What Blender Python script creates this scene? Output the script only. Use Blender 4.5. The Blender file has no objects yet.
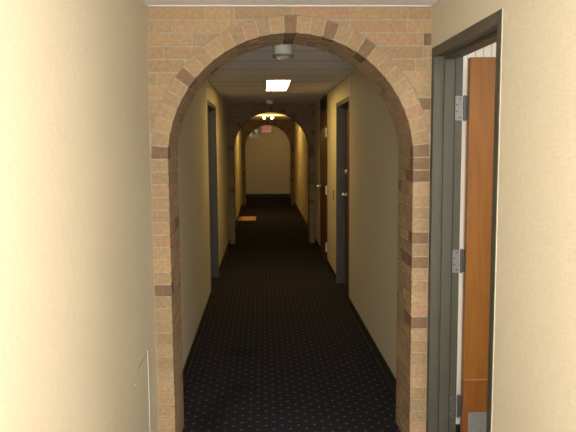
import bpy, bmesh, math, random
from mathutils import Vector, Matrix

random.seed(11)
scene = bpy.context.scene
COL = scene.collection

# ------------------------------------------------------------------ sizes (metres; x right, y along the corridor, z up)
W, C = 1.504, 2.44                 # corridor width, ceiling height
A1, A2, A3, END = 3.544, 11.5, 18.97, 22.22   # front faces of the three arches, end wall
TH = 0.388                         # arch thickness
BACK = -2.2
T = 0.147                          # wall thickness
ZT = 2.223                         # top of the door frames
F0 = (2.513, 3.540)                # near open door (right)
F1 = (6.908, 8.117)                # second right door
F2 = (9.272, 10.401)               # closet door right
L1 = (7.314, 8.621)                # left door
RX1, RY0, RY1 = 3.4, 1.2, 3.68    # room behind the open door


# ------------------------------------------------------------------ helpers
def link(o, parent=None):
    COL.objects.link(o)
    if parent is not None:
        o.parent = parent
    return o


def tag(o, label=None, cat=None, group=None, kind=None):
    if label: o['label'] = label
    if cat: o['category'] = cat
    if group: o['group'] = group
    if kind: o['kind'] = kind
    return o


def empty(name, loc=(0, 0, 0)):
    o = bpy.data.objects.new(name, None)
    o.empty_display_size = 0.1
    o.location = loc
    return link(o)


def box(bm, x0, x1, y0, y1, z0, z1, col=None):
    v = [bm.verts.new(p) for p in ((x0, y0, z0), (x1, y0, z0), (x1, y1, z0), (x0, y1, z0),
                                   (x0, y0, z1), (x1, y0, z1), (x1, y1, z1), (x0, y1, z1))]
    fs = []
    for q in ((0, 3, 2, 1), (4, 5, 6, 7), (0, 1, 5, 4), (1, 2, 6, 5), (2, 3, 7, 6), (3, 0, 4, 7)):
        fs.append(bm.faces.new([v[i] for i in q]))
    paint(bm, fs, col)
    return fs


def paint(bm, fs, col):
    if col is None:
        return
    lay = bm.loops.layers.float_color.get('tint') or bm.loops.layers.float_color.new('tint')
    for f in fs:
        for l in f.loops:
            l[lay] = (*col, 1.0)


def prism_y(bm, pts, y0, y1, col=None):
    """polygon in xz (counter-clockwise seen from -y) extruded along y"""
    a = [bm.verts.new((x, y0, z)) for x, z in pts]
    b = [bm.verts.new((x, y1, z)) for x, z in pts]
    fs = [bm.faces.new(a), bm.faces.new(b[::-1])]
    n = len(pts)
    for i in range(n):
        j = (i + 1) % n
        fs.append(bm.faces.new((a[j], a[i], b[i], b[j])))
    paint(bm, fs, col)
    return fs


def lathe(bm, prof, origin, axis='z', n=28):
    """prof: list of (radius, height) turned round an axis through origin"""
    o = Vector(origin)
    rings = []
    for r, h in prof:
        ring = []
        for k in range(n):
            t = 2 * math.pi * k / n
            c, s = math.cos(t) * r, math.sin(t) * r
            p = {'z': (c, s, h), 'x': (h, c, s), 'y': (s, h, c)}[axis]
            ring.append(bm.verts.new(o + Vector(p)))
        rings.append(ring)
    for a, b in zip(rings, rings[1:]):
        for k in range(n):
            j = (k + 1) % n
            bm.faces.new((a[k], a[j], b[j], b[k]))
    bm.faces.new(rings[0][::-1])
    bm.faces.new(rings[-1])


def obj(name, bm, m, parent=None, bevel=0.0, smooth=False, seg=2):
    bmesh.ops.recalc_face_normals(bm, faces=bm.faces[:])
    me = bpy.data.meshes.new(name)
    bm.to_mesh(me)
    bm.free()
    if smooth:
        for p in me.polygons:
            p.use_smooth = True
        try:
            me.set_sharp_from_angle(angle=math.radians(40))
        except Exception:
            pass
    me.materials.append(m)
    o = bpy.data.objects.new(name, me)
    link(o, parent)
    if bevel > 0:
        b = o.modifiers.new('bevel', 'BEVEL')
        b.width = bevel
        b.segments = seg
        b.limit_method = 'ANGLE'
    return o


def boxes(name, m, lst, parent=None, bevel=0.0):
    bm = bmesh.new()
    for b in lst:
        box(bm, *b)
    return obj(name, bm, m, parent, bevel)


# ------------------------------------------------------------------ materials
def new_mat(name):
    m = bpy.data.materials.new(name)
    m.use_nodes = True
    nt = m.node_tree
    return m, nt, nt.nodes['Principled BSDF']


def mat(name, col, rough=0.6, metal=0.0, var=0.0, scale=20.0, bump=0.0, bscale=None, stretch=None, spec=None):
    m, nt, p = new_mat(name)
    p.inputs['Base Color'].default_value = (*col, 1)
    p.inputs['Roughness'].default_value = rough
    p.inputs['Metallic'].default_value = metal
    if spec is not None:
        p.inputs['Specular IOR Level'].default_value = spec
    N, L = nt.nodes, nt.links
    tc = N.new('ShaderNodeTexCoord')
    mp = N.new('ShaderNodeMapping')
    L.new(tc.outputs['Object'], mp.inputs['Vector'])
    if stretch:
        mp.inputs['Scale'].default_value = stretch
    if var > 0:
        nz = N.new('ShaderNodeTexNoise')
        nz.inputs['Scale'].default_value = scale
        nz.inputs['Detail'].default_value = 4
        L.new(mp.outputs['Vector'], nz.inputs['Vector'])
        r = N.new('ShaderNodeValToRGB')
        r.color_ramp.elements[0].position = .3
        r.color_ramp.elements[1].position = .7
        r.color_ramp.elements[0].color = (*[c * (1 - var) for c in col], 1)
        r.color_ramp.elements[1].color = (*[min(1, c * (1 + var)) for c in col], 1)
        L.new(nz.outputs['Fac'], r.inputs['Fac'])
        L.new(r.outputs['Color'], p.inputs['Base Color'])
    if bump > 0:
        nb = N.new('ShaderNodeTexNoise')
        nb.inputs['Scale'].default_value = bscale or scale
        nb.inputs['Detail'].default_value = 3
        L.new(mp.outputs['Vector'], nb.inputs['Vector'])
        b = N.new('ShaderNodeBump')
        b.inputs['Strength'].default_value = bump
        b.inputs['Distance'].default_value = .004
        L.new(nb.outputs['Fac'], b.inputs['Height'])
        L.new(b.outputs['Normal'], p.inputs['Normal'])
    return m


def emit(name, col, strength, base=(.8, .8, .8)):
    m, nt, p = new_mat(name)
    p.inputs['Base Color'].default_value = (*base, 1)
    p.inputs['Emission Color'].default_value = (*col, 1)
    p.inputs['Emission Strength'].default_value = strength
    return m


def wallpaper():
    m, nt, p = new_mat('woven_wallpaper')
    N, L = nt.nodes, nt.links
    tc = N.new('ShaderNodeTexCoord')
    cols = []
    for sc in ((25, 25, 260), (240, 240, 14)):
        mp = N.new('ShaderNodeMapping')
        mp.inputs['Scale'].default_value = sc
        nz = N.new('ShaderNodeTexNoise')
        nz.inputs['Scale'].default_value = 1.0
        nz.inputs['Detail'].default_value = 3
        L.new(tc.outputs['Object'], mp.inputs['Vector'])
        L.new(mp.outputs['Vector'], nz.inputs['Vector'])
        cols.append(nz)
    add = N.new('ShaderNodeMath'); add.operation = 'ADD'
    L.new(cols[0].outputs['Fac'], add.inputs[0]); L.new(cols[1].outputs['Fac'], add.inputs[1])
    r = N.new('ShaderNodeMapRange')
    r.inputs['From Min'].default_value = .7; r.inputs['From Max'].default_value = 1.3
    L.new(add.outputs[0], r.inputs['Value'])
    mx = N.new('ShaderNodeMix'); mx.data_type = 'RGBA'
    mx.inputs['A'].default_value = (.63, .56, .425, 1)
    mx.inputs['B'].default_value = (.725, .655, .505, 1)
    L.new(r.outputs['Result'], mx.inputs['Factor'])
    L.new(mx.outputs['Result'], p.inputs['Base Color'])
    p.inputs['Roughness'].default_value = .75
    p.inputs['Specular IOR Level'].default_value = .25
    b = N.new('ShaderNodeBump'); b.inputs['Strength'].default_value = .12; b.inputs['Distance'].default_value = .002
    L.new(r.outputs['Result'], b.inputs['Height'])
    L.new(b.outputs['Normal'], p.inputs['Normal'])
    return m


def brick_mat(name, k):
    m, nt, p = new_mat(name)
    N, L = nt.nodes, nt.links
    at = N.new('ShaderNodeAttribute'); at.attribute_name = 'tint'
    tc = N.new('ShaderNodeTexCoord')
    nz = N.new('ShaderNodeTexNoise'); nz.inputs['Scale'].default_value = 55; nz.inputs['Detail'].default_value = 5
    L.new(tc.outputs['Object'], nz.inputs['Vector'])
    r = N.new('ShaderNodeMapRange')
    r.inputs['From Min'].default_value = .3; r.inputs['From Max'].default_value = .7
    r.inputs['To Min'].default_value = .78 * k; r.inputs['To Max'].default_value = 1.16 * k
    L.new(nz.outputs['Fac'], r.inputs['Value'])
    mx = N.new('ShaderNodeVectorMath'); mx.operation = 'SCALE'
    L.new(at.outputs['Color'], mx.inputs[0]); L.new(r.outputs['Result'], mx.inputs['Scale'])
    L.new(mx.outputs['Vector'], p.inputs['Base Color'])
    p.inputs['Roughness'].default_value = .85
    p.inputs['Specular IOR Level'].default_value = .2
    b = N.new('ShaderNodeBump'); b.inputs['Strength'].default_value = .35; b.inputs['Distance'].default_value = .003
    L.new(nz.outputs['Fac'], b.inputs['Height']); L.new(b.outputs['Normal'], p.inputs['Normal'])
    return m


def carpet_mat():
    m, nt, p = new_mat('dotted_carpet')
    N, L = nt.nodes, nt.links
    geo = N.new('ShaderNodeTexCoord')

    def dots(off):
        mp = N.new('ShaderNodeMapping')
        mp.inputs['Scale'].default_value = (10, 9.2, 0)
        mp.inputs['Location'].default_value = (off, off, 0)
        L.new(geo.outputs['Object'], mp.inputs['Vector'])
        fr = N.new('ShaderNodeVectorMath'); fr.operation = 'FRACTION'
        L.new(mp.outputs['Vector'], fr.inputs[0])
        sb = N.new('ShaderNodeVectorMath'); sb.operation = 'SUBTRACT'; sb.inputs[1].default_value = (.5, .5, 0)
        L.new(fr.outputs['Vector'], sb.inputs[0])
        ln = N.new('ShaderNodeVectorMath'); ln.operation = 'LENGTH'
        L.new(sb.outputs['Vector'], ln.inputs[0])
        mr = N.new('ShaderNodeMapRange')
        mr.inputs['From Min'].default_value = .055; mr.inputs['From Max'].default_value = .11
        mr.inputs['To Min'].default_value = 1; mr.inputs['To Max'].default_value = 0
        L.new(ln.outputs['Value'], mr.inputs['Value'])
        return mr

    a, b = dots(0.0), dots(0.5)
    mx = N.new('ShaderNodeMath'); mx.operation = 'MAXIMUM'
    L.new(a.outputs['Result'], mx.inputs[0]); L.new(b.outputs['Result'], mx.inputs[1])
    nz = N.new('ShaderNodeTexNoise'); nz.inputs['Scale'].default_value = 170; nz.inputs['Detail'].default_value = 3
    L.new(geo.outputs['Object'], nz.inputs['Vector'])
    pile = N.new('ShaderNodeMix'); pile.data_type = 'RGBA'
    pile.inputs['A'].default_value = (.0145, .0137, .0195, 1)
    pile.inputs['B'].default_value = (.030, .028, .036, 1)
    L.new(nz.outputs['Fac'], pile.inputs['Factor'])
    # a worn, wandering dark stain on the pile in front of the first arch
    spots = STAIN
    acc = None
    nd = N.new('ShaderNodeTexNoise'); nd.inputs['Scale'].default_value = 9
    L.new(geo.outputs['Object'], nd.inputs['Vector'])
    wob = N.new('ShaderNodeVectorMath'); wob.operation = 'SCALE'; wob.inputs['Scale'].default_value = .10
    L.new(nd.outputs['Color'], wob.inputs[0])
    ps = N.new('ShaderNodeVectorMath'); ps.operation = 'ADD'
    L.new(geo.outputs['Object'], ps.inputs[0]); L.new(wob.outputs['Vector'], ps.inputs[1])
    for x, y, r0 in spots:
        d = N.new('ShaderNodeVectorMath'); d.operation = 'DISTANCE'; d.inputs[1].default_value = (x + .05, y + .05, .05)
        L.new(ps.outputs['Vector'], d.inputs[0])
        mr = N.new('ShaderNodeMapRange')
        mr.inputs['From Min'].default_value = r0 * .4; mr.inputs['From Max'].default_value = r0
        mr.inputs['To Min'].default_value = .42; mr.inputs['To Max'].default_value = 0
        L.new(d.outputs['Value'], mr.inputs['Value'])
        if acc is None:
            acc = mr.outputs['Result']
        else:
            q = N.new('ShaderNodeMath'); q.operation = 'MAXIMUM'
            L.new(acc, q.inputs[0]); L.new(mr.outputs['Result'], q.inputs[1])
            acc = q.outputs[0]
    dm = N.new('ShaderNodeMix'); dm.data_type = 'RGBA'
    dm.inputs['B'].default_value = (.115, .108, .118, 1)
    L.new(pile.outputs['Result'], dm.inputs['A']); L.new(mx.outputs[0], dm.inputs['Factor'])
    st = N.new('ShaderNodeMix'); st.data_type = 'RGBA'
    st.inputs['B'].default_value = (.006, .006, .006, 1)
    L.new(dm.outputs['Result'], st.inputs['A']); L.new(acc, st.inputs['Factor'])
    L.new(st.outputs['Result'], p.inputs['Base Color'])
    p.inputs['Roughness'].default_value = .95
    p.inputs['Specular IOR Level'].default_value = .08
    bp = N.new('ShaderNodeBump'); bp.inputs['Strength'].default_value = .4; bp.inputs['Distance'].default_value = .003
    L.new(nz.outputs['Fac'], bp.inputs['Height']); L.new(bp.outputs['Normal'], p.inputs['Normal'])
    return m


def ceiling_mat():
    m, nt, p = new_mat('ceiling_panels')
    N, L = nt.nodes, nt.links
    tc = N.new('ShaderNodeTexCoord')
    sp = N.new('ShaderNodeSeparateXYZ'); L.new(tc.outputs['Object'], sp.inputs[0])
    a = N.new('ShaderNodeMath'); a.operation = 'SUBTRACT'; a.inputs[1].default_value = 5.18 - 13 * .61
    L.new(sp.outputs['Y'], a.inputs[0])
    d = N.new('ShaderNodeMath'); d.operation = 'DIVIDE'; d.inputs[1].default_value = .61
    L.new(a.outputs[0], d.inputs[0])
    f = N.new('ShaderNodeMath'); f.operation = 'FRACT'; L.new(d.outputs[0], f.inputs[0])
    s = N.new('ShaderNodeMath'); s.operation = 'SUBTRACT'; s.inputs[1].default_value = .5; L.new(f.outputs[0], s.inputs[0])
    ab = N.new('ShaderNodeMath'); ab.operation = 'ABSOLUTE'; L.new(s.outputs[0], ab.inputs[0])
    mr = N.new('ShaderNodeMapRange')
    mr.inputs['From Min'].default_value = .470; mr.inputs['From Max'].default_value = .487
    L.new(ab.outputs[0], mr.inputs['Value'])
    nz = N.new('ShaderNodeTexNoise'); nz.inputs['Scale'].default_value = 90; nz.inputs['Detail'].default_value = 4
    L.new(tc.outputs['Object'], nz.inputs['Vector'])
    tile = N.new('ShaderNodeMix'); tile.data_type = 'RGBA'
    tile.inputs['A'].default_value = (.78, .775, .79, 1); tile.inputs['B'].default_value = (.88, .875, .89, 1)
    L.new(nz.outputs['Fac'], tile.inputs['Factor'])
    mx = N.new('ShaderNodeMix'); mx.data_type = 'RGBA'
    mx.inputs['B'].default_value = (.36, .34, .32, 1)
    L.new(tile.outputs['Result'], mx.inputs['A']); L.new(mr.outputs['Result'], mx.inputs['Factor'])
    L.new(mx.outputs['Result'], p.inputs['Base Color'])
    p.inputs['Roughness'].default_value = .8
    p.inputs['Specular IOR Level'].default_value = .2
    b = N.new('ShaderNodeBump'); b.inputs['Strength'].default_value = .2; b.inputs['Distance'].default_value = .003
    L.new(nz.outputs['Fac'], b.inputs['Height']); L.new(b.outputs['Normal'], p.inputs['Normal'])
    return m


def board_wall():
    m, nt, p = new_mat('white_board_wall')
    N, L = nt.nodes, nt.links
    tc = N.new('ShaderNodeTexCoord')
    sp = N.new('ShaderNodeSeparateXYZ'); L.new(tc.outputs['Object'], sp.inputs[0])
    a = N.new('ShaderNodeMath'); a.operation = 'SUBTRACT'; a.inputs[1].default_value = 1.6875
    L.new(sp.outputs['X'], a.inputs[0])
    d = N.new('ShaderNodeMath'); d.operation = 'DIVIDE'; d.inputs[1].default_value = .045
    L.new(a.outputs[0], d.inputs[0])
    fr = N.new('ShaderNodeMath'); fr.operation = 'FRACT'; L.new(d.outputs[0], fr.inputs[0])
    r = N.new('ShaderNodeValToRGB')
    r.color_ramp.elements[0].position = .06; r.color_ramp.elements[0].color = (.50, .50, .48, 1)
    r.color_ramp.elements[1].position = .16; r.color_ramp.elements[1].color = (.86, .85, .82, 1)
    L.new(fr.outputs[0], r.inputs['Fac']); L.new(r.outputs['Color'], p.inputs['Base Color'])
    p.inputs['Roughness'].default_value = .6
    return m


def wood_mat(name, a, b, rough=.4):
    m, nt, p = new_mat(name)
    N, L = nt.nodes, nt.links
    tc = N.new('ShaderNodeTexCoord')
    mp = N.new('ShaderNodeMapping'); mp.inputs['Scale'].default_value = (22, 22, 1.3)
    L.new(tc.outputs['Object'], mp.inputs['Vector'])
    nz = N.new('ShaderNodeTexNoise'); nz.inputs['Scale'].default_value = 2.2; nz.inputs['Detail'].default_value = 6
    nz.inputs['Distortion'].default_value = .6
    L.new(mp.outputs['Vector'], nz.inputs['Vector'])
    r = N.new('ShaderNodeValToRGB')
    r.color_ramp.elements[0].position = .3; r.color_ramp.elements[0].color = (*a, 1)
    r.color_ramp.elements[1].position = .7; r.color_ramp.elements[1].color = (*b, 1)
    L.new(nz.outputs['Fac'], r.inputs['Fac']); L.new(r.outputs['Color'], p.inputs['Base Color'])
    p.inputs['Roughness'].default_value = rough
    return m


STAIN = [(.42, 4.55, .14), (.36, 4.35, .13), (.30, 4.25, .12), (.27, 4.08, .13), (.25, 3.95, .11), (.33, 3.80, .10), (.41, 5.4, .16)]
M_WALL = wallpaper()
M_BRICK = brick_mat('tan_brick', 1.0)
M_BRICKSHADE = brick_mat('shaded_brick', .55)  # same tan brick, the far arches' weaker light put into its colour
M_MORTARSHADE = mat('shaded_mortar', (.21, .18, .14), .95, var=.12, scale=60, bump=.3, spec=.1)  # mortar of the far arches, dimness painted in likewise
M_MORTAR = mat('mortar', (.40, .345, .25), .95, var=.12, scale=60, bump=.3, spec=.1)
M_CARPET = carpet_mat()
M_CEIL = ceiling_mat()
M_BOARD = board_wall()
M_WOOD = wood_mat('honey_oak', (.235, .083, .008), (.315, .122, .014), .5)
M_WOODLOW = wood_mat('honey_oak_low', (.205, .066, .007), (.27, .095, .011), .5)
M_DARKWOOD = wood_mat('dark_red_wood', (.080, .022, .016), (.125, .036, .026), .5)
M_FRAME = mat('olive_grey_paint', (.072, .069, .048), .45, var=.06, scale=12, bump=.05, bscale=60)
M_SLATE = mat('slate_grey_paint', (.062, .053, .045), .55, var=.06, scale=12)
M_BASE = mat('black_vinyl', (.012, .012, .014), .5, var=.1, scale=30)
M_STEEL = mat('brushed_steel', (.24, .24, .245), .45, metal=.5, var=.06, scale=60)
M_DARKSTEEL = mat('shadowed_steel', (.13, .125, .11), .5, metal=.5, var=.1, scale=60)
M_KICK = mat('grey_kick_plate', (.27, .27, .27), .5, metal=.25, var=.08, scale=30)
M_BRASS = mat('polished_knob_metal', (.85, .82, .75), .28, metal=1.0, var=.03, scale=40)
M_WHITE = mat('white_enamel', (.72, .70, .66), .5, var=.03, scale=30)
M_GREYWHITE = mat('grey_white_enamel', (.50, .50, .44), .5, var=.04, scale=30)
M_RIM = mat('grey_rim', (.16, .155, .125), .5, var=.1, scale=40)
M_DARK = mat('dark_panel_shade', (.03, .027, .022), .8, var=.1, scale=30)  # black transom, also the painted shadow lines on stop and wall panel
M_SCREW = mat('screw_dark', (.05, .05, .05), .5, metal=.5, var=.1, scale=60)
M_TRIM = mat('white_trim', (.74, .72, .67), .5, var=.03, scale=30)
M_CAULK = mat('cream_caulk', (.60, .58, .46), .6, var=.05, scale=30)
M_SEAM = mat('pale_wood_seam', (.42, .24, .10), .6, var=.1, scale=30)
M_MAT = mat('tan_mat', (.80, .42, .17), .9, var=.12, scale=80, bump=.3)
M_MATEDGE = mat('grey_mat_edge', (.42, .32, .25), .9, var=.12, scale=80)
M_LENS = mat('frosted_lens', (.75, .76, .70), .15, var=.03, scale=30)
M_RED = emit('exit_red', (1, .02, .03), .22, (.7, .02, .03))
M_EXITFACE = emit('exit_face', (1, .60, .55), .10, (.8, .68, .62))
M_PLASTIC = mat('grey_plastic', (.70, .78, .72), .5, var=.04, scale=30)
M_BROWNPLATE = mat('brown_plastic', (.10, .045, .02), .45, var=.05, scale=30)
M_PANEL = emit('troffer_glow', (1.0, .69, .21), 17.0)
M_BULB = emit('bulb_glow', (1.0, .86, .58), 30.0)
M_HEADLENS = emit('lens_flash_glint', (1, .95, .85), .12)  # faint glow painted in for the flash reflecting off the lenses


# ------------------------------------------------------------------ setting
def structure(o, label, cat):
    return tag(o, label, cat, kind='structure')


structure(boxes('floor', M_CARPET, [(-T, RX1 + .1, BACK - .1, END + .1, -.1, 0)]),
          'dark navy carpet with a lattice of small pale dots along the corridor', 'floor')
structure(boxes('ceiling', M_CEIL, [(-T, RX1 + .1, BACK - .1, END + .1, C, C + .1)]),
          'flat off-white panel ceiling with crosswise joints over the corridor', 'ceiling')


def wall_with_openings(x0, x1, openings):
    lst, y = [], BACK
    for a, b, zt in openings:
        lst.append((x0, x1, y, a, 0, C))
        if zt < C - .001:
            lst.append((x0, x1, a, b, zt, C))
        y = b
    lst.append((x0, x1, y, END, 0, C))
    return lst


structure(boxes('wall_left', M_WALL, wall_with_openings(-T, 0, [(L1[0], L1[1], ZT)])),
          'long beige wallpapered wall on the left with one recessed door', 'wall')
structure(boxes('wall_right', M_WALL, wall_with_openings(W, W + T, [(F0[0], F0[1], ZT), (F1[0], F1[1], ZT), (F2[0], F2[1], 2.425)])),
          'long beige wallpapered wall on the right with the open wooden door', 'wall')
structure(boxes('wall_far', M_WALL, [(-T, W + T, END, END + .1, 0, C)]),
          'blank beige end wall of the corridor beneath the exit sign', 'wall')
structure(boxes('wall_back', M_WALL, [(-T, W + T, BACK - .1, BACK, 0, C)]),
          'beige wall closing the corridor behind the viewer', 'wall')
# side room behind the open door
structure(boxes('wall_room_back', M_BOARD, [(W + T, RX1, RY1, RY1 + .1, 0, C)]),
          'white wall inside the side room right behind the open wooden door', 'wall')
structure(boxes('wall_room_side', M_BOARD, [(RX1, RX1 + .1, RY0 - .1, RY1 + .1, 0, C)]),
          'white far side wall of the side room', 'wall')
structure(boxes('wall_room_front', M_BOARD, [(W + T, RX1, RY0 - .1, RY0, 0, C)]),
          'white near wall of the side room', 'wall')
structure(boxes('baseboard_room', M_BASE, [(W + T, RX1, RY1 - .012, RY1, 0, .085)]),
          'black baseboard inside the side room behind the open door', 'baseboard')

BB = .10


def baseboard(name, side, segs, label):
    lst = []
    for a, b in segs:
        lst.append((0, .008, a, b, 0, BB) if side < 0 else (W - .008, W, a, b, 0, BB))
        lst.append((0, .016, a, b, 0, .012) if side < 0 else (W - .016, W, a, b, 0, .012))
    structure(boxes(name, M_BASE, lst), label, 'baseboard')


baseboard('baseboard_left', -1, [(BACK, A1), (A1 + TH, L1[0]), (L1[1], A2), (A2 + TH, A3), (A3 + TH, END)],
          'black vinyl baseboard along the left corridor wall')
baseboard('baseboard_right', 1, [(BACK, F0[0]), (A1 + TH, F1[0]), (F1[1], F2[0]), (F2[1], A2), (A2 + TH, A3), (A3 + TH, END)],
          'black vinyl baseboard along the right corridor wall')
structure(boxes('baseboard_far', M_BASE, [(.016, W - .016, END - .009, END, 0, BB)]),
          'black baseboard along the end wall under the exit sign', 'baseboard')

# white metal angle where the near ceiling meets the walls and the first arch
structure(boxes('trim_1', M_TRIM, [(0, .022, BACK, A1, C - .004, C), (W - .022, W, BACK, A1, C - .004, C),
                                   (.022, W - .022, A1 - .024, A1, C - .004, C)]),
          'thin white angle strip edging the near ceiling against walls and first arch', 'trim')
structure(boxes('trim_2', M_TRIM, [(0, .004, L1[0] - .030, L1[0] - .012, ZT - .01, C - .004)]),
          'thin white vertical strip above the left door frame', 'trim')
structure(boxes('trim_3', M_TRIM, [(W - .004, W, F1[0] + .02, F1[0] + .038, ZT + .004, C - .004)]),
          'thin white vertical strip above the second right door frame', 'trim')
structure(boxes('trim_4', M_CAULK, [(W - .002, W, F0[0] - .0045, F0[0] - .0005, 0, ZT + .002)]),
          'pale caulk line down the near edge of the open door frame', 'trim')


# ------------------------------------------------------------------ brick archways
PO, COURSE = .0955, .0677
XC = W / 2
R_IN = XC - PO
R_OUT = .7485
ZC = 2.304 - R_IN
G = .0075          # mortar joint


def brick_col(dark=None):
    if dark is None:
        dark = random.random() < .08
    if dark:
        b = Vector((.215, .135, .082))
    else:
        b = Vector((.385, .258, .145))
        b = b.lerp(Vector((.345, .25, .148)), random.random())
        if random.random() < .13:
            b = b.lerp(Vector((.39, .235, .145)), .7)
    b = b * random.uniform(.88, 1.1)
    return tuple(b)


def make_archway():
    root = empty('brick_archway', (0, A1, 0))
    RIN = .005      # mortar recess
    # piers
    for side in (-1, 1):
        bm = bmesh.new()
        mm = bmesh.new()

        def bx(b, x0, x1, *a, **k):
            if side > 0:
                x0, x1 = W - x1, W - x0
            return box(b, x0, x1, *a, **k)
        k, z = 0, ZC
        while z > .005:
            z0, z1 = max(0, z - COURSE), z
            dk = (side < 0 and k == 10) or (side > 0 and k in (1, 6, 13)) or random.random() < .07
            tone = brick_col(dk)
            cuts = [0, TH * .5, TH] if k % 2 else [0, TH * .25, TH * .75, TH]
            for i, (a, b) in enumerate(zip(cuts, cuts[1:])):
                c = tone if i == 0 else brick_col()
                bx(bm, .006, PO, a + (G / 2 if a > 0 else 0), b - (G / 2 if b < TH else 0), z0 + G / 2, z1 - G / 2, c)
            z -= COURSE
            k += 1
        bx(mm, 0.0005, PO - RIN, RIN, TH - RIN, 0, ZC)
        p = obj('pier', bm, M_BRICK, root)
        obj('mortar', mm, M_MORTAR, p)
    # ring of radial bricks
    bm = bmesh.new()
    n = 31
    da = math.pi / n
    for i in range(n):
        a0, a1 = math.pi - i * da, math.pi - (i + 1) * da
        cuts = [0, TH * .5, TH] if i % 2 else [0, TH * .25, TH * .75, TH]
        tone = brick_col(i in (0, 6, 15, 18, 21, 30))
        ga, gb = G / 2 / R_IN, G / 2 / R_OUT
        for j, (c0, c1) in enumerate(zip(cuts, cuts[1:])):
            pts = []
            for s in (0, .5, 1):
                a = (a0 - ga) + s * ((a1 + ga) - (a0 - ga))
                pts.append((XC + R_IN * math.cos(a), ZC + R_IN * math.sin(a)))
            for s in (1, .5, 0):
                a = (a0 - gb) + s * ((a1 + gb) - (a0 - gb))
                pts.append((XC + (R_OUT - .004) * math.cos(a), ZC + (R_OUT - .004) * math.sin(a)))
            prism_y(bm, pts, c0 + (G / 2 if c0 > 0 else 0), c1 - (G / 2 if c1 < TH else 0),
                    tone if j == 0 else brick_col())
    ring = obj('arch_ring', bm, M_BRICK, root)
    mm = bmesh.new()
    m_ = 62
    for i in range(m_):
        a0, a1 = math.pi - math.pi * i / m_, math.pi - math.pi * (i + 1) / m_
        q = [(XC + r * math.cos(a), ZC + r * math.sin(a)) for r, a in
             ((R_IN + RIN, a0), (R_IN + RIN, a1), (R_OUT - .001, a1), (R_OUT - .001, a0))]
        prism_y(mm, q, RIN, TH - RIN)
    bmesh.ops.remove_doubles(mm, verts=mm.verts[:], dist=.00005)
    obj('mortar', mm, M_MORTAR, ring)
    # spandrel courses above the ring
    bm = bmesh.new()

    def half(z):       # half width cut away by the ring at height z
        d = z - ZC
        return math.sqrt(max(0, R_OUT ** 2 - d * d)) if d < R_OUT else -1

    z, k = C, 0
    L = .305
    while z > ZC + .03:
        z1, z0 = z - (G / 2 if k else .002), max(ZC, z - COURSE) + G / 2
        off = (0, .155, .07, .22, .11, .26)[k % 6]
        x = -off
        while x < W:
            xa, xb = max(.006, x + G / 2), min(W - .006, x + L - G / 2)
            x += L * random.choice((1, 1, .5, 1))
            x_next = x
            xb = min(W - .006, x_next - G / 2)
            if xb - xa < .02:
                continue
            col = brick_col()
            for sgn in (-1, 1):
                S = 7
                pa, pb = [], []
                for s in range(S):
                    zz = z0 + (z1 - z0) * s / (S - 1)
                    h = half(zz)
                    if h >= 0:
                        lo, hi = (xa, min(xb, XC - h - .004)) if sgn < 0 else (max(xa, XC + h + .004), xb)
                    elif sgn < 0:
                        lo, hi = (xa, xb) if half(z0) < 0 else (xa, min(xb, XC))
                    else:
                        if half(z0) < 0:
                            continue
                        lo, hi = max(xa, XC), xb
                    if hi - lo > .006:
                        pa.append((lo, zz)); pb.append((hi, zz))
                if len(pa) >= 2:
                    prism_y(bm, pa[::-1] + pb, 0, TH, col)
        z -= COURSE
        k += 1
    sp = obj('spandrel', bm, M_BRICK, root)
    mm = bmesh.new()
    N = 60
    for i in range(N):
        z0, z1 = ZC + (C - ZC) * i / N, ZC + (C - ZC) * (i + 1) / N
        h0, h1 = half(z0), half(z1)
        if h0 >= 0:
            h1 = max(h1, 0)
            prism_y(mm, [(.0005, z0), (XC - h0, z0), (XC - h1, z1), (.0005, z1)], RIN, TH - RIN)
            prism_y(mm, [(XC + h0, z0), (W - .0005, z0), (W - .0005, z1), (XC + h1, z1)], RIN, TH - RIN)
        else:
            prism_y(mm, [(.0005, z0), (W - .0005, z0), (W - .0005, z1), (.0005, z1)], RIN, TH - RIN)
    obj('mortar', mm, M_MORTAR, sp)
    return root


def copy_tree(o, parent=None):
    c = o.copy()
    COL.objects.link(c)
    c.parent = parent
    for ch in list(o.children):
        copy_tree(ch, c)
    return c


arch = make_archway()
tag(arch, 'large tan brick archway in front, spanning the corridor beside the open wooden door', 'archway', 'brick archways')
a2 = copy_tree(arch); a2.location.y = A2
tag(a2, 'dim brick archway halfway down the corridor, just past the long ceiling light', 'archway', 'brick archways')
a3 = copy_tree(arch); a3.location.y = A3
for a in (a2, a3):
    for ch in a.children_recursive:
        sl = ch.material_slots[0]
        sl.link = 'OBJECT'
        sl.material = M_MORTARSHADE if 'mortar' in ch.name else M_BRICKSHADE
tag(a3, 'small dim brick archway at the far end framing the exit sign', 'archway', 'brick archways')


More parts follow.
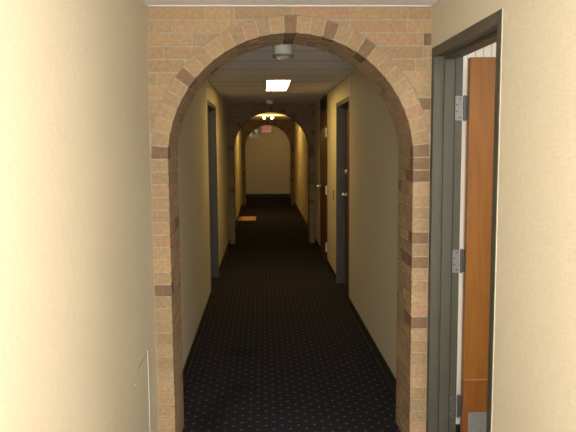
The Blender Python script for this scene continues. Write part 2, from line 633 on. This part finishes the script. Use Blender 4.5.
# ------------------------------------------------------------------ doors
def door_frame(root, side, n, f, zt, m, proud=.004, fw=.05, stops=True, z_cut=None):
    """hollow metal frame: side +1 right wall, -1 left wall"""
    def bx(x0, x1, *r):      # x measured from wall face into the wall
        return (W + x0, W + x1, *r) if side > 0 else (-x1, -x0, *r)
    lst = [bx(-proud, T + proud, n, n + fw, 0, zt), bx(-proud, T + proud, f - fw, f, 0, zt),
           bx(-proud, T + proud, n + fw, f - fw, zt - fw, zt)]
    fr = boxes('door_frame', m, lst, root, .002)
    if stops:
        s0, s1, st = .050, .104, .016
        boxes('door_stop', m, [bx(s0, s1, n + fw, n + fw + st, 0, zt - fw), bx(s0, s1, f - fw - st, f - fw, 0, zt - fw),
                               bx(s0, s1, n + fw + st, f - fw - st, zt - fw - st, zt - fw)], fr, .0015)
        boxes('stop_shadow', M_DARK, [bx(s1, s1 + .004, f - fw - st - .001, f - fw, 0, zt - fw - st),
                               bx(s1, s1 + .004, n + fw, n + fw + st + .001, 0, zt - fw - st)], fr)  # thin dark strip painting a shadow line behind the stop
    return fr


def knob(parent, x, y, z, d, name='door_knob'):
    """round knob pointing along d (-1 towards -x)"""
    bm = bmesh.new()
    lathe(bm, [(.032, 0), (.032, .006 * d), (.012, .012 * d), (.011, .030 * d), (.022, .036 * d), (.029, .046 * d),
               (.027, .058 * d), (.012, .063 * d)], (x, y, z), 'x', 24)
    return obj(name, bm, M_BRASS, parent, smooth=True)


def hinge(parent, jx, jy, z0, z1, m_leaf, px, py, door_x, door_y0, name='hinge'):
    """leaf on the jamb face, knuckle barrel, leaf on the door edge"""
    bm = bmesh.new()
    box(bm, jx[0], jx[1], jy - .003, jy, z0, z1)
    h = obj(name, bm, m_leaf, parent)
    kb = bmesh.new()
    n = 5
    for i in range(n):
        a, b = z0 + (z1 - z0) * i / n + .0012, z0 + (z1 - z0) * (i + 1) / n - .0012
        lathe(kb, [(.0075, a), (.0075, b)], (px, py, 0), 'z', 14)
    lathe(kb, [(.005, z0 - .004), (.005, z1 + .004)], (px, py, 0), 'z', 12)
    obj('knuckle', kb, M_DARKSTEEL, h, smooth=True)
    lb = bmesh.new()
    box(lb, door_x - .003, door_x, door_y0 + .004, py + .006, z0, z1)
    box(lb, px, door_x, py + .003, py + .006, z0, z1)
    obj('door_side_leaf', lb, M_DARKSTEEL, h)
    sb = bmesh.new()
    for i, fz in enumerate((.12, .36, .64, .88)):
        xx = jx[0] + (.028 if i in (0, 3) else .013)
        lathe(sb, [(.0042, -.0045), (.0042, -.003)], (xx, jy, z0 + (z1 - z0) * fz), 'y', 10)
    obj('screw', sb, M_SCREW, h)
    return h


# the open door beside the first arch
d1 = empty('door_1', (0, 0, 0))
tag(d1, 'open honey-brown wooden door in an olive-grey frame beside the first arch', 'door', kind='structure')
door_frame(d1, 1, F0[0], F0[1], ZT, M_FRAME)
YJ = F0[1] - .05
bm = bmesh.new()
DX0, DX1, DY0, DY1 = 1.687, 1.687 + .905, 3.472, 3.517
box(bm, DX0, DX1, DY0, DY1, .430, 2.168)
leaf = obj('door_leaf', bm, M_WOOD, d1, .002)
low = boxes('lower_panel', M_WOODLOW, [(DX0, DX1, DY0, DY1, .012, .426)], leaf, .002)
boxes('seam', M_SEAM, [(DX0 + .002, DX1 - .002, DY0 + .0015, DY1 - .0015, .425, .431)], leaf)
kp = boxes('kick_plate', M_KICK, [(DX0 + .030, DX1 - .030, DY0 - .0025, DY0, .02, .242)], leaf, .001)
for z0, z1 in ((1.842, 1.970), (1.025, 1.150), (.208, .332)):
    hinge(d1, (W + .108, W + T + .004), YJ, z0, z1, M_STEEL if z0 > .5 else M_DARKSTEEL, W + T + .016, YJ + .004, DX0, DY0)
bm = bmesh.new()
lathe(bm, [(.032, 0), (.032, -.006), (.012, -.012), (.011, -.03), (.027, -.04), (.028, -.055), (.012, -.062)],
      (DX1 - .07, DY0, 1.03), 'y', 24)
obj('door_knob', bm, M_BRASS, leaf, smooth=True)

# second right door, shut, recessed in a slate frame
d2 = empty('door_2', (0, 0, 0))
tag(d2, 'shut dark door recessed in a slate-grey frame on the right, with bright round knob', 'door', kind='structure')
door_frame(d2, 1, F1[0], F1[1], ZT, M_SLATE)
leaf = boxes('door_leaf', M_DARKWOOD, [(W + .109, W + .147, F1[0] + .053, F1[1] - .053, .012, ZT - .053)], d2, .002)
knob(leaf, W + .109, F1[1] - .135, 1.115, -1)
bm = bmesh.new()
lathe(bm, [(.030, 0), (.029, -.010), (.022, -.020), (.014, -.024)], (W + .109, F1[1] - .135, 1.395), 'x', 24)
obj('deadbolt', bm, M_BRASS, leaf, smooth=True)

# dark closet door on the right, full height with a black transom
d3 = empty('door_3', (0, 0, 0))
tag(d3, 'dark red-brown closet door with lever handle and black panel above, right before the second arch', 'door', kind='structure')
zt3 = 2.423
fr = door_frame(d3, 1, F2[0], F2[1], zt3, M_DARKWOOD, stops=False)
leaf = boxes('door_leaf', M_DARKWOOD, [(W - .002, W + .042, F2[0] + .053, F2[1] - .053, .012, 2.20)], d3, .002)
boxes('transom_panel', M_DARK, [(W + .004, W + .03, F2[0] + .05, F2[1] - .05, 2.215, zt3 - .05)], d3)
boxes('transom_bar', M_DARKWOOD, [(W - .003, W + .05, F2[0] + .05, F2[1] - .05, 2.203, 2.225)], d3)
for z0, z1 in ((1.833, 1.960), (1.017, 1.147), (.199, .331)):
    bm = bmesh.new()
    n = 5
    for i in range(n):
        a, b = z0 + (z1 - z0) * i / n + .001, z0 + (z1 - z0) * (i + 1) / n - .001
        lathe(bm, [(.010, a), (.010, b)], (W - .012, F2[0] + .052, 0), 'z', 14)
    box(bm, W - .0065, W - .0042, F2[0] + .012, F2[0] + .048, z0, z1)
    box(bm, W - .0050, W - .0020, F2[0] + .056, F2[0] + .092, z0, z1)
    obj('hinge', bm, M_WHITE, leaf)
bm = bmesh.new()
yy, zz = F2[1] - .12, 1.09
lathe(bm, [(.028, 0), (.028, -.008), (.011, -.012), (.011, -.055), (.013, -.066)], (W - .002, yy, zz), 'x', 20)
box(bm, W - .068, W - .050, yy - .12, yy + .012, zz - .010, zz + .010)
obj('lever_handle', bm, M_BRASS, leaf, .003)

# left door, shut
d4 = empty('door_4', (0, 0, 0))
tag(d4, 'shut door recessed in a slate-grey frame on the left wall', 'door', kind='structure')
door_frame(d4, -1, L1[0], L1[1], ZT, M_SLATE)
leaf = boxes('door_leaf', M_DARKWOOD, [(-.147, -.109, L1[0] + .053, L1[1] - .053, .012, ZT - .053)], d4, .002)
knob(leaf, -.109, L1[0] + .135, 1.05, 1)


# ------------------------------------------------------------------ ceiling fittings
t = empty('ceiling_light', (.78, 8.11, C))
tag(t, 'long glowing rectangular fluorescent ceiling light between the first and second arch', 'ceiling light')
x0, x1, y0, y1 = -.125, .135, -.70, .70
boxes('light_frame', M_TRIM, [(x0 - .015, x0, y0 - .015, y1 + .015, -.008, 0), (x1, x1 + .015, y0 - .015, y1 + .015, -.008, 0),
                              (x0, x1, y0 - .015, y0, -.008, 0), (x0, x1, y1, y1 + .015, -.008, 0)], t)
boxes('diffuser', M_PANEL, [(x0, x1, y0, y1, -.005, -.0005)], t)


def drum(loc, label):
    r = empty('ceiling_drum_light', loc)
    tag(r, label, 'ceiling light')
    bm = bmesh.new()
    lathe(bm, [(.074, 0), (.074, -.010), (.066, -.014), (.066, -.118)], (0, 0, 0), 'z', 40)
    obj('housing', bm, M_GREYWHITE, r, smooth=True)
    bm = bmesh.new()
    lathe(bm, [(.067, -.118), (.0705, -.121), (.0705, -.132), (.066, -.136), (.058, -.134)], (0, 0, 0), 'z', 40)
    obj('rim', bm, M_RIM, r, smooth=True)
    bm = bmesh.new()
    lathe(bm, [(.058, -.133), (.050, -.137), (.030, -.141), (.010, -.143)], (0, 0, 0), 'z', 32)
    obj('lens', bm, M_LENS, r, smooth=True)
    return r


drum((.742, 4.52, C), 'pale drum-shaped ceiling fitting hanging just inside the first brick arch')
t = empty('smoke_detector', (.715, 10.65, C))
tag(t, 'tiny shallow round detector on the ceiling just before the second brick arch', 'smoke detector')
bm = bmesh.new()
lathe(bm, [(.068, 0), (.068, -.020), (.064, -.028)], (0, 0, 0), 'z', 32)
obj('base_ring', bm, M_GREYWHITE, t, smooth=True)
bm = bmesh.new()
lathe(bm, [(.058, -.028), (.058, -.050), (.046, -.064), (.015, -.068)], (0, 0, 0), 'z', 32)
obj('sensor_cap', bm, M_WHITE, t, smooth=True)

t = empty('twin_bulb_light', (.736, 16.02, C))
tag(t, 'small ceiling fixture with two bright bulbs between second and third arch', 'ceiling light')
boxes('base_plate', M_WHITE, [(-.15, .15, -.05, .05, -.018, 0)], t, .004)
for sx in (-.096, .096):
    bm = bmesh.new()
    lathe(bm, [(.014, -.018), (.014, -.03), (.030, -.040), (.036, -.058), (.030, -.076), (.012, -.085)], (sx, 0, 0), 'z', 20)
    obj('bulb', bm, M_BULB, t, smooth=True)

# exit sign hung from the ceiling in front of the end wall
t = empty('exit_sign', (.726, 21.92, C))
tag(t, 'small exit sign with red letters hanging below the ceiling before the end wall', 'exit sign')
boxes('housing', M_EXITFACE, [(-.155, .155, -.02, .02, -.29, -.045)], t, .004)
boxes('bracket', M_WHITE, [(-.04, .04, -.012, .012, -.045, 0)], t)
cu = bpy.data.curves.new('lettering', 'FONT')
cu.body = 'EXIT'
cu.size = .205
cu.align_x = 'CENTER'
cu.align_y = 'CENTER'
cu.extrude = .002
cu.offset = .003
cu.materials.append(M_RED)
_tmp = bpy.data.objects.new('lettering_curve', cu)
COL.objects.link(_tmp)
bpy.context.view_layer.update()
me = bpy.data.meshes.new_from_object(_tmp.evaluated_get(bpy.context.evaluated_depsgraph_get()))
bpy.data.objects.remove(_tmp)
lt = link(bpy.data.objects.new('lettering', me), t)
lt.location = (0, -.0225, -.167)
lt.rotation_euler = (math.pi / 2, 0, 0)
lt.scale = (.62, 1, 1)

# emergency lamp unit on the end wall
t = empty('emergency_wall_lamp', (.32, END, 1.94))
tag(t, 'grey emergency lamp box with two lamp heads on the end wall left of exit sign', 'emergency light')
boxes('housing', M_PLASTIC, [(-.15, .15, -.10, 0, 0, .17)], t, .01)
for sx, sz in ((-.115, .13), (.075, .26)):
    bm = bmesh.new()
    lathe(bm, [(.020, .02), (.045, .0), (.060, -.05), (.060, -.065)], (sx, -.11, sz), 'y', 24)
    box(bm, sx - .012, sx + .012, -.115, -.08, sz - .10 if sz > .2 else sz - .02, sz)
    hd = obj('lamp_head', bm, M_PLASTIC, t, smooth=True)
    bm = bmesh.new()
    lathe(bm, [(.055, -.064), (.050, -.072), (.020, -.078)], (sx, -.11, sz), 'y', 24)
    obj('lens', bm, M_HEADLENS, hd, smooth=True)

# ------------------------------------------------------------------ small things
t = empty('doormat', (.22, 15.53, 0))
tag(t, 'small tan doormat lying on the carpet against the left wall past second arch', 'doormat')
boxes('mat_pile', M_MAT, [(-.135, .205, -.42, .42, 0, .012)], t, .004)
boxes('mat_edge', M_MATEDGE, [(-.200, -.135, -.42, .42, 0, .011)], t, .003)

t = empty('access_panel', (0, 3.0, 0))
tag(t, 'low flush wall panel papered like the left wall, beside the first brick arch', 'wall panel')
boxes('cover', M_WALL, [(.0003, .0012, -.9, .289, .105, .675)], t)
boxes('edge_bead', M_TRIM, [(.0003, .0035, .289, .2935, .105, .684)], t)
boxes('top_shadow', M_DARK, [(.0003, .0012, .03, .289, .675, .6772)], t)  # dark strip painting the shadow along the panel's top edge
bm = bmesh.new()
lathe(bm, [(.006, .0028), (.005, .0055)], (0, -.055, .632), 'x', 12)
obj('screw', bm, M_TRIM, t, smooth=True)

t = empty('wall_plate', (W, 8.42, 1.085))
tag(t, 'tiny brown wall plate between the two shut doors on the right wall', 'wall plate')
boxes('plate', M_BROWNPLATE, [(-.006, 0, -.035, .035, -.058, .058)], t, .002)
boxes('toggle', M_WHITE, [(-.018, -.005, -.012, -.002, -.012, .014)], t, .001)

# ------------------------------------------------------------------ lamps
def area(name, loc, rot, sx, sy, power, col):
    l = bpy.data.lights.new(name, 'AREA')
    l.shape = 'RECTANGLE'
    l.size, l.size_y = sx, sy
    l.energy = power
    l.color = col
    o = bpy.data.objects.new(name, l)
    o.location, o.rotation_euler = loc, rot
    return link(o)


def point(name, loc, power, col, r=.03):
    l = bpy.data.lights.new(name, 'POINT')
    l.energy, l.color, l.shadow_soft_size = power, col, r
    o = bpy.data.objects.new(name, l)
    o.location = loc
    return link(o)


area('corridor_lamp', (W / 2, -.3, C - .03), (0, 0, 0), .5, 1.2, 8, (1.0, .96, .90))
area('hall_fill', (W / 2, BACK + .25, 1.0), (math.pi / 2 + .42, 0, 0), 1.3, 1.5, 122, (1.0, .97, .93))  # added fill behind the camera, lifts ceiling and walls; no real fixture
area('room_lamp', (2.6, 2.2, C - .03), (0, 0, 0), 1.0, .8, 25, (1.0, .96, .88))
area('door_gap_fill', (2.85, 3.60, 1.25), (0, math.pi / 2, 0), 2.1, .08, 20, (1.0, .96, .88))  # unseen fill added to brighten the wall strip behind the open door
point('flash_lamp', (.598, -.02, 1.775), 103, (1.0, .98, .95), .02)
point('bulb_lamp', (.736, 16.0, 2.22), 19, (1.0, .60, .11), .08)
point('end_lamp', (1.33, 20.7, 2.1), 6, (1.0, .62, .18), .08)

w = bpy.data.worlds.new('World')
scene.world = w
w.use_nodes = True
w.node_tree.nodes['Background'].inputs['Color'].default_value = (.01, .009, .008, 1)

# ------------------------------------------------------------------ camera
FPX, YAW, PITCH, ROLL = 660.06, .0375, -.1065, -.0073


def ray(u, v):
    a, b = u, v
    c, s = math.cos(ROLL), math.sin(ROLL)
    a, b = c * a + s * b, -s * a + c * b
    x, y, z = a / FPX, 1.0, -b / FPX
    c, s = math.cos(PITCH), math.sin(PITCH)
    y, z = c * y - s * z, s * y + c * z
    c, s = math.cos(YAW), math.sin(YAW)
    x, y = c * x + s * y, -s * x + c * y
    return Vector((x, y, z))


f = ray(0, 0)
r = (ray(1, 0) - f).normalized()
u = (ray(0, -1) - f).normalized()
cam = bpy.data.cameras.new('camera')
cam.sensor_width = 36
cam.lens = FPX / 576 * 36
cam.clip_start = .05
co = bpy.data.objects.new('camera', cam)
Mx = Matrix((r, u, -f.normalized())).transposed().to_4x4()
Mx.translation = (.598, 0, 1.717)
co.matrix_world = Mx
link(co)
scene.camera = co
scene.view_settings.view_transform = 'Standard'
scene.view_settings.look = 'None'
scene.view_settings.exposure = 0
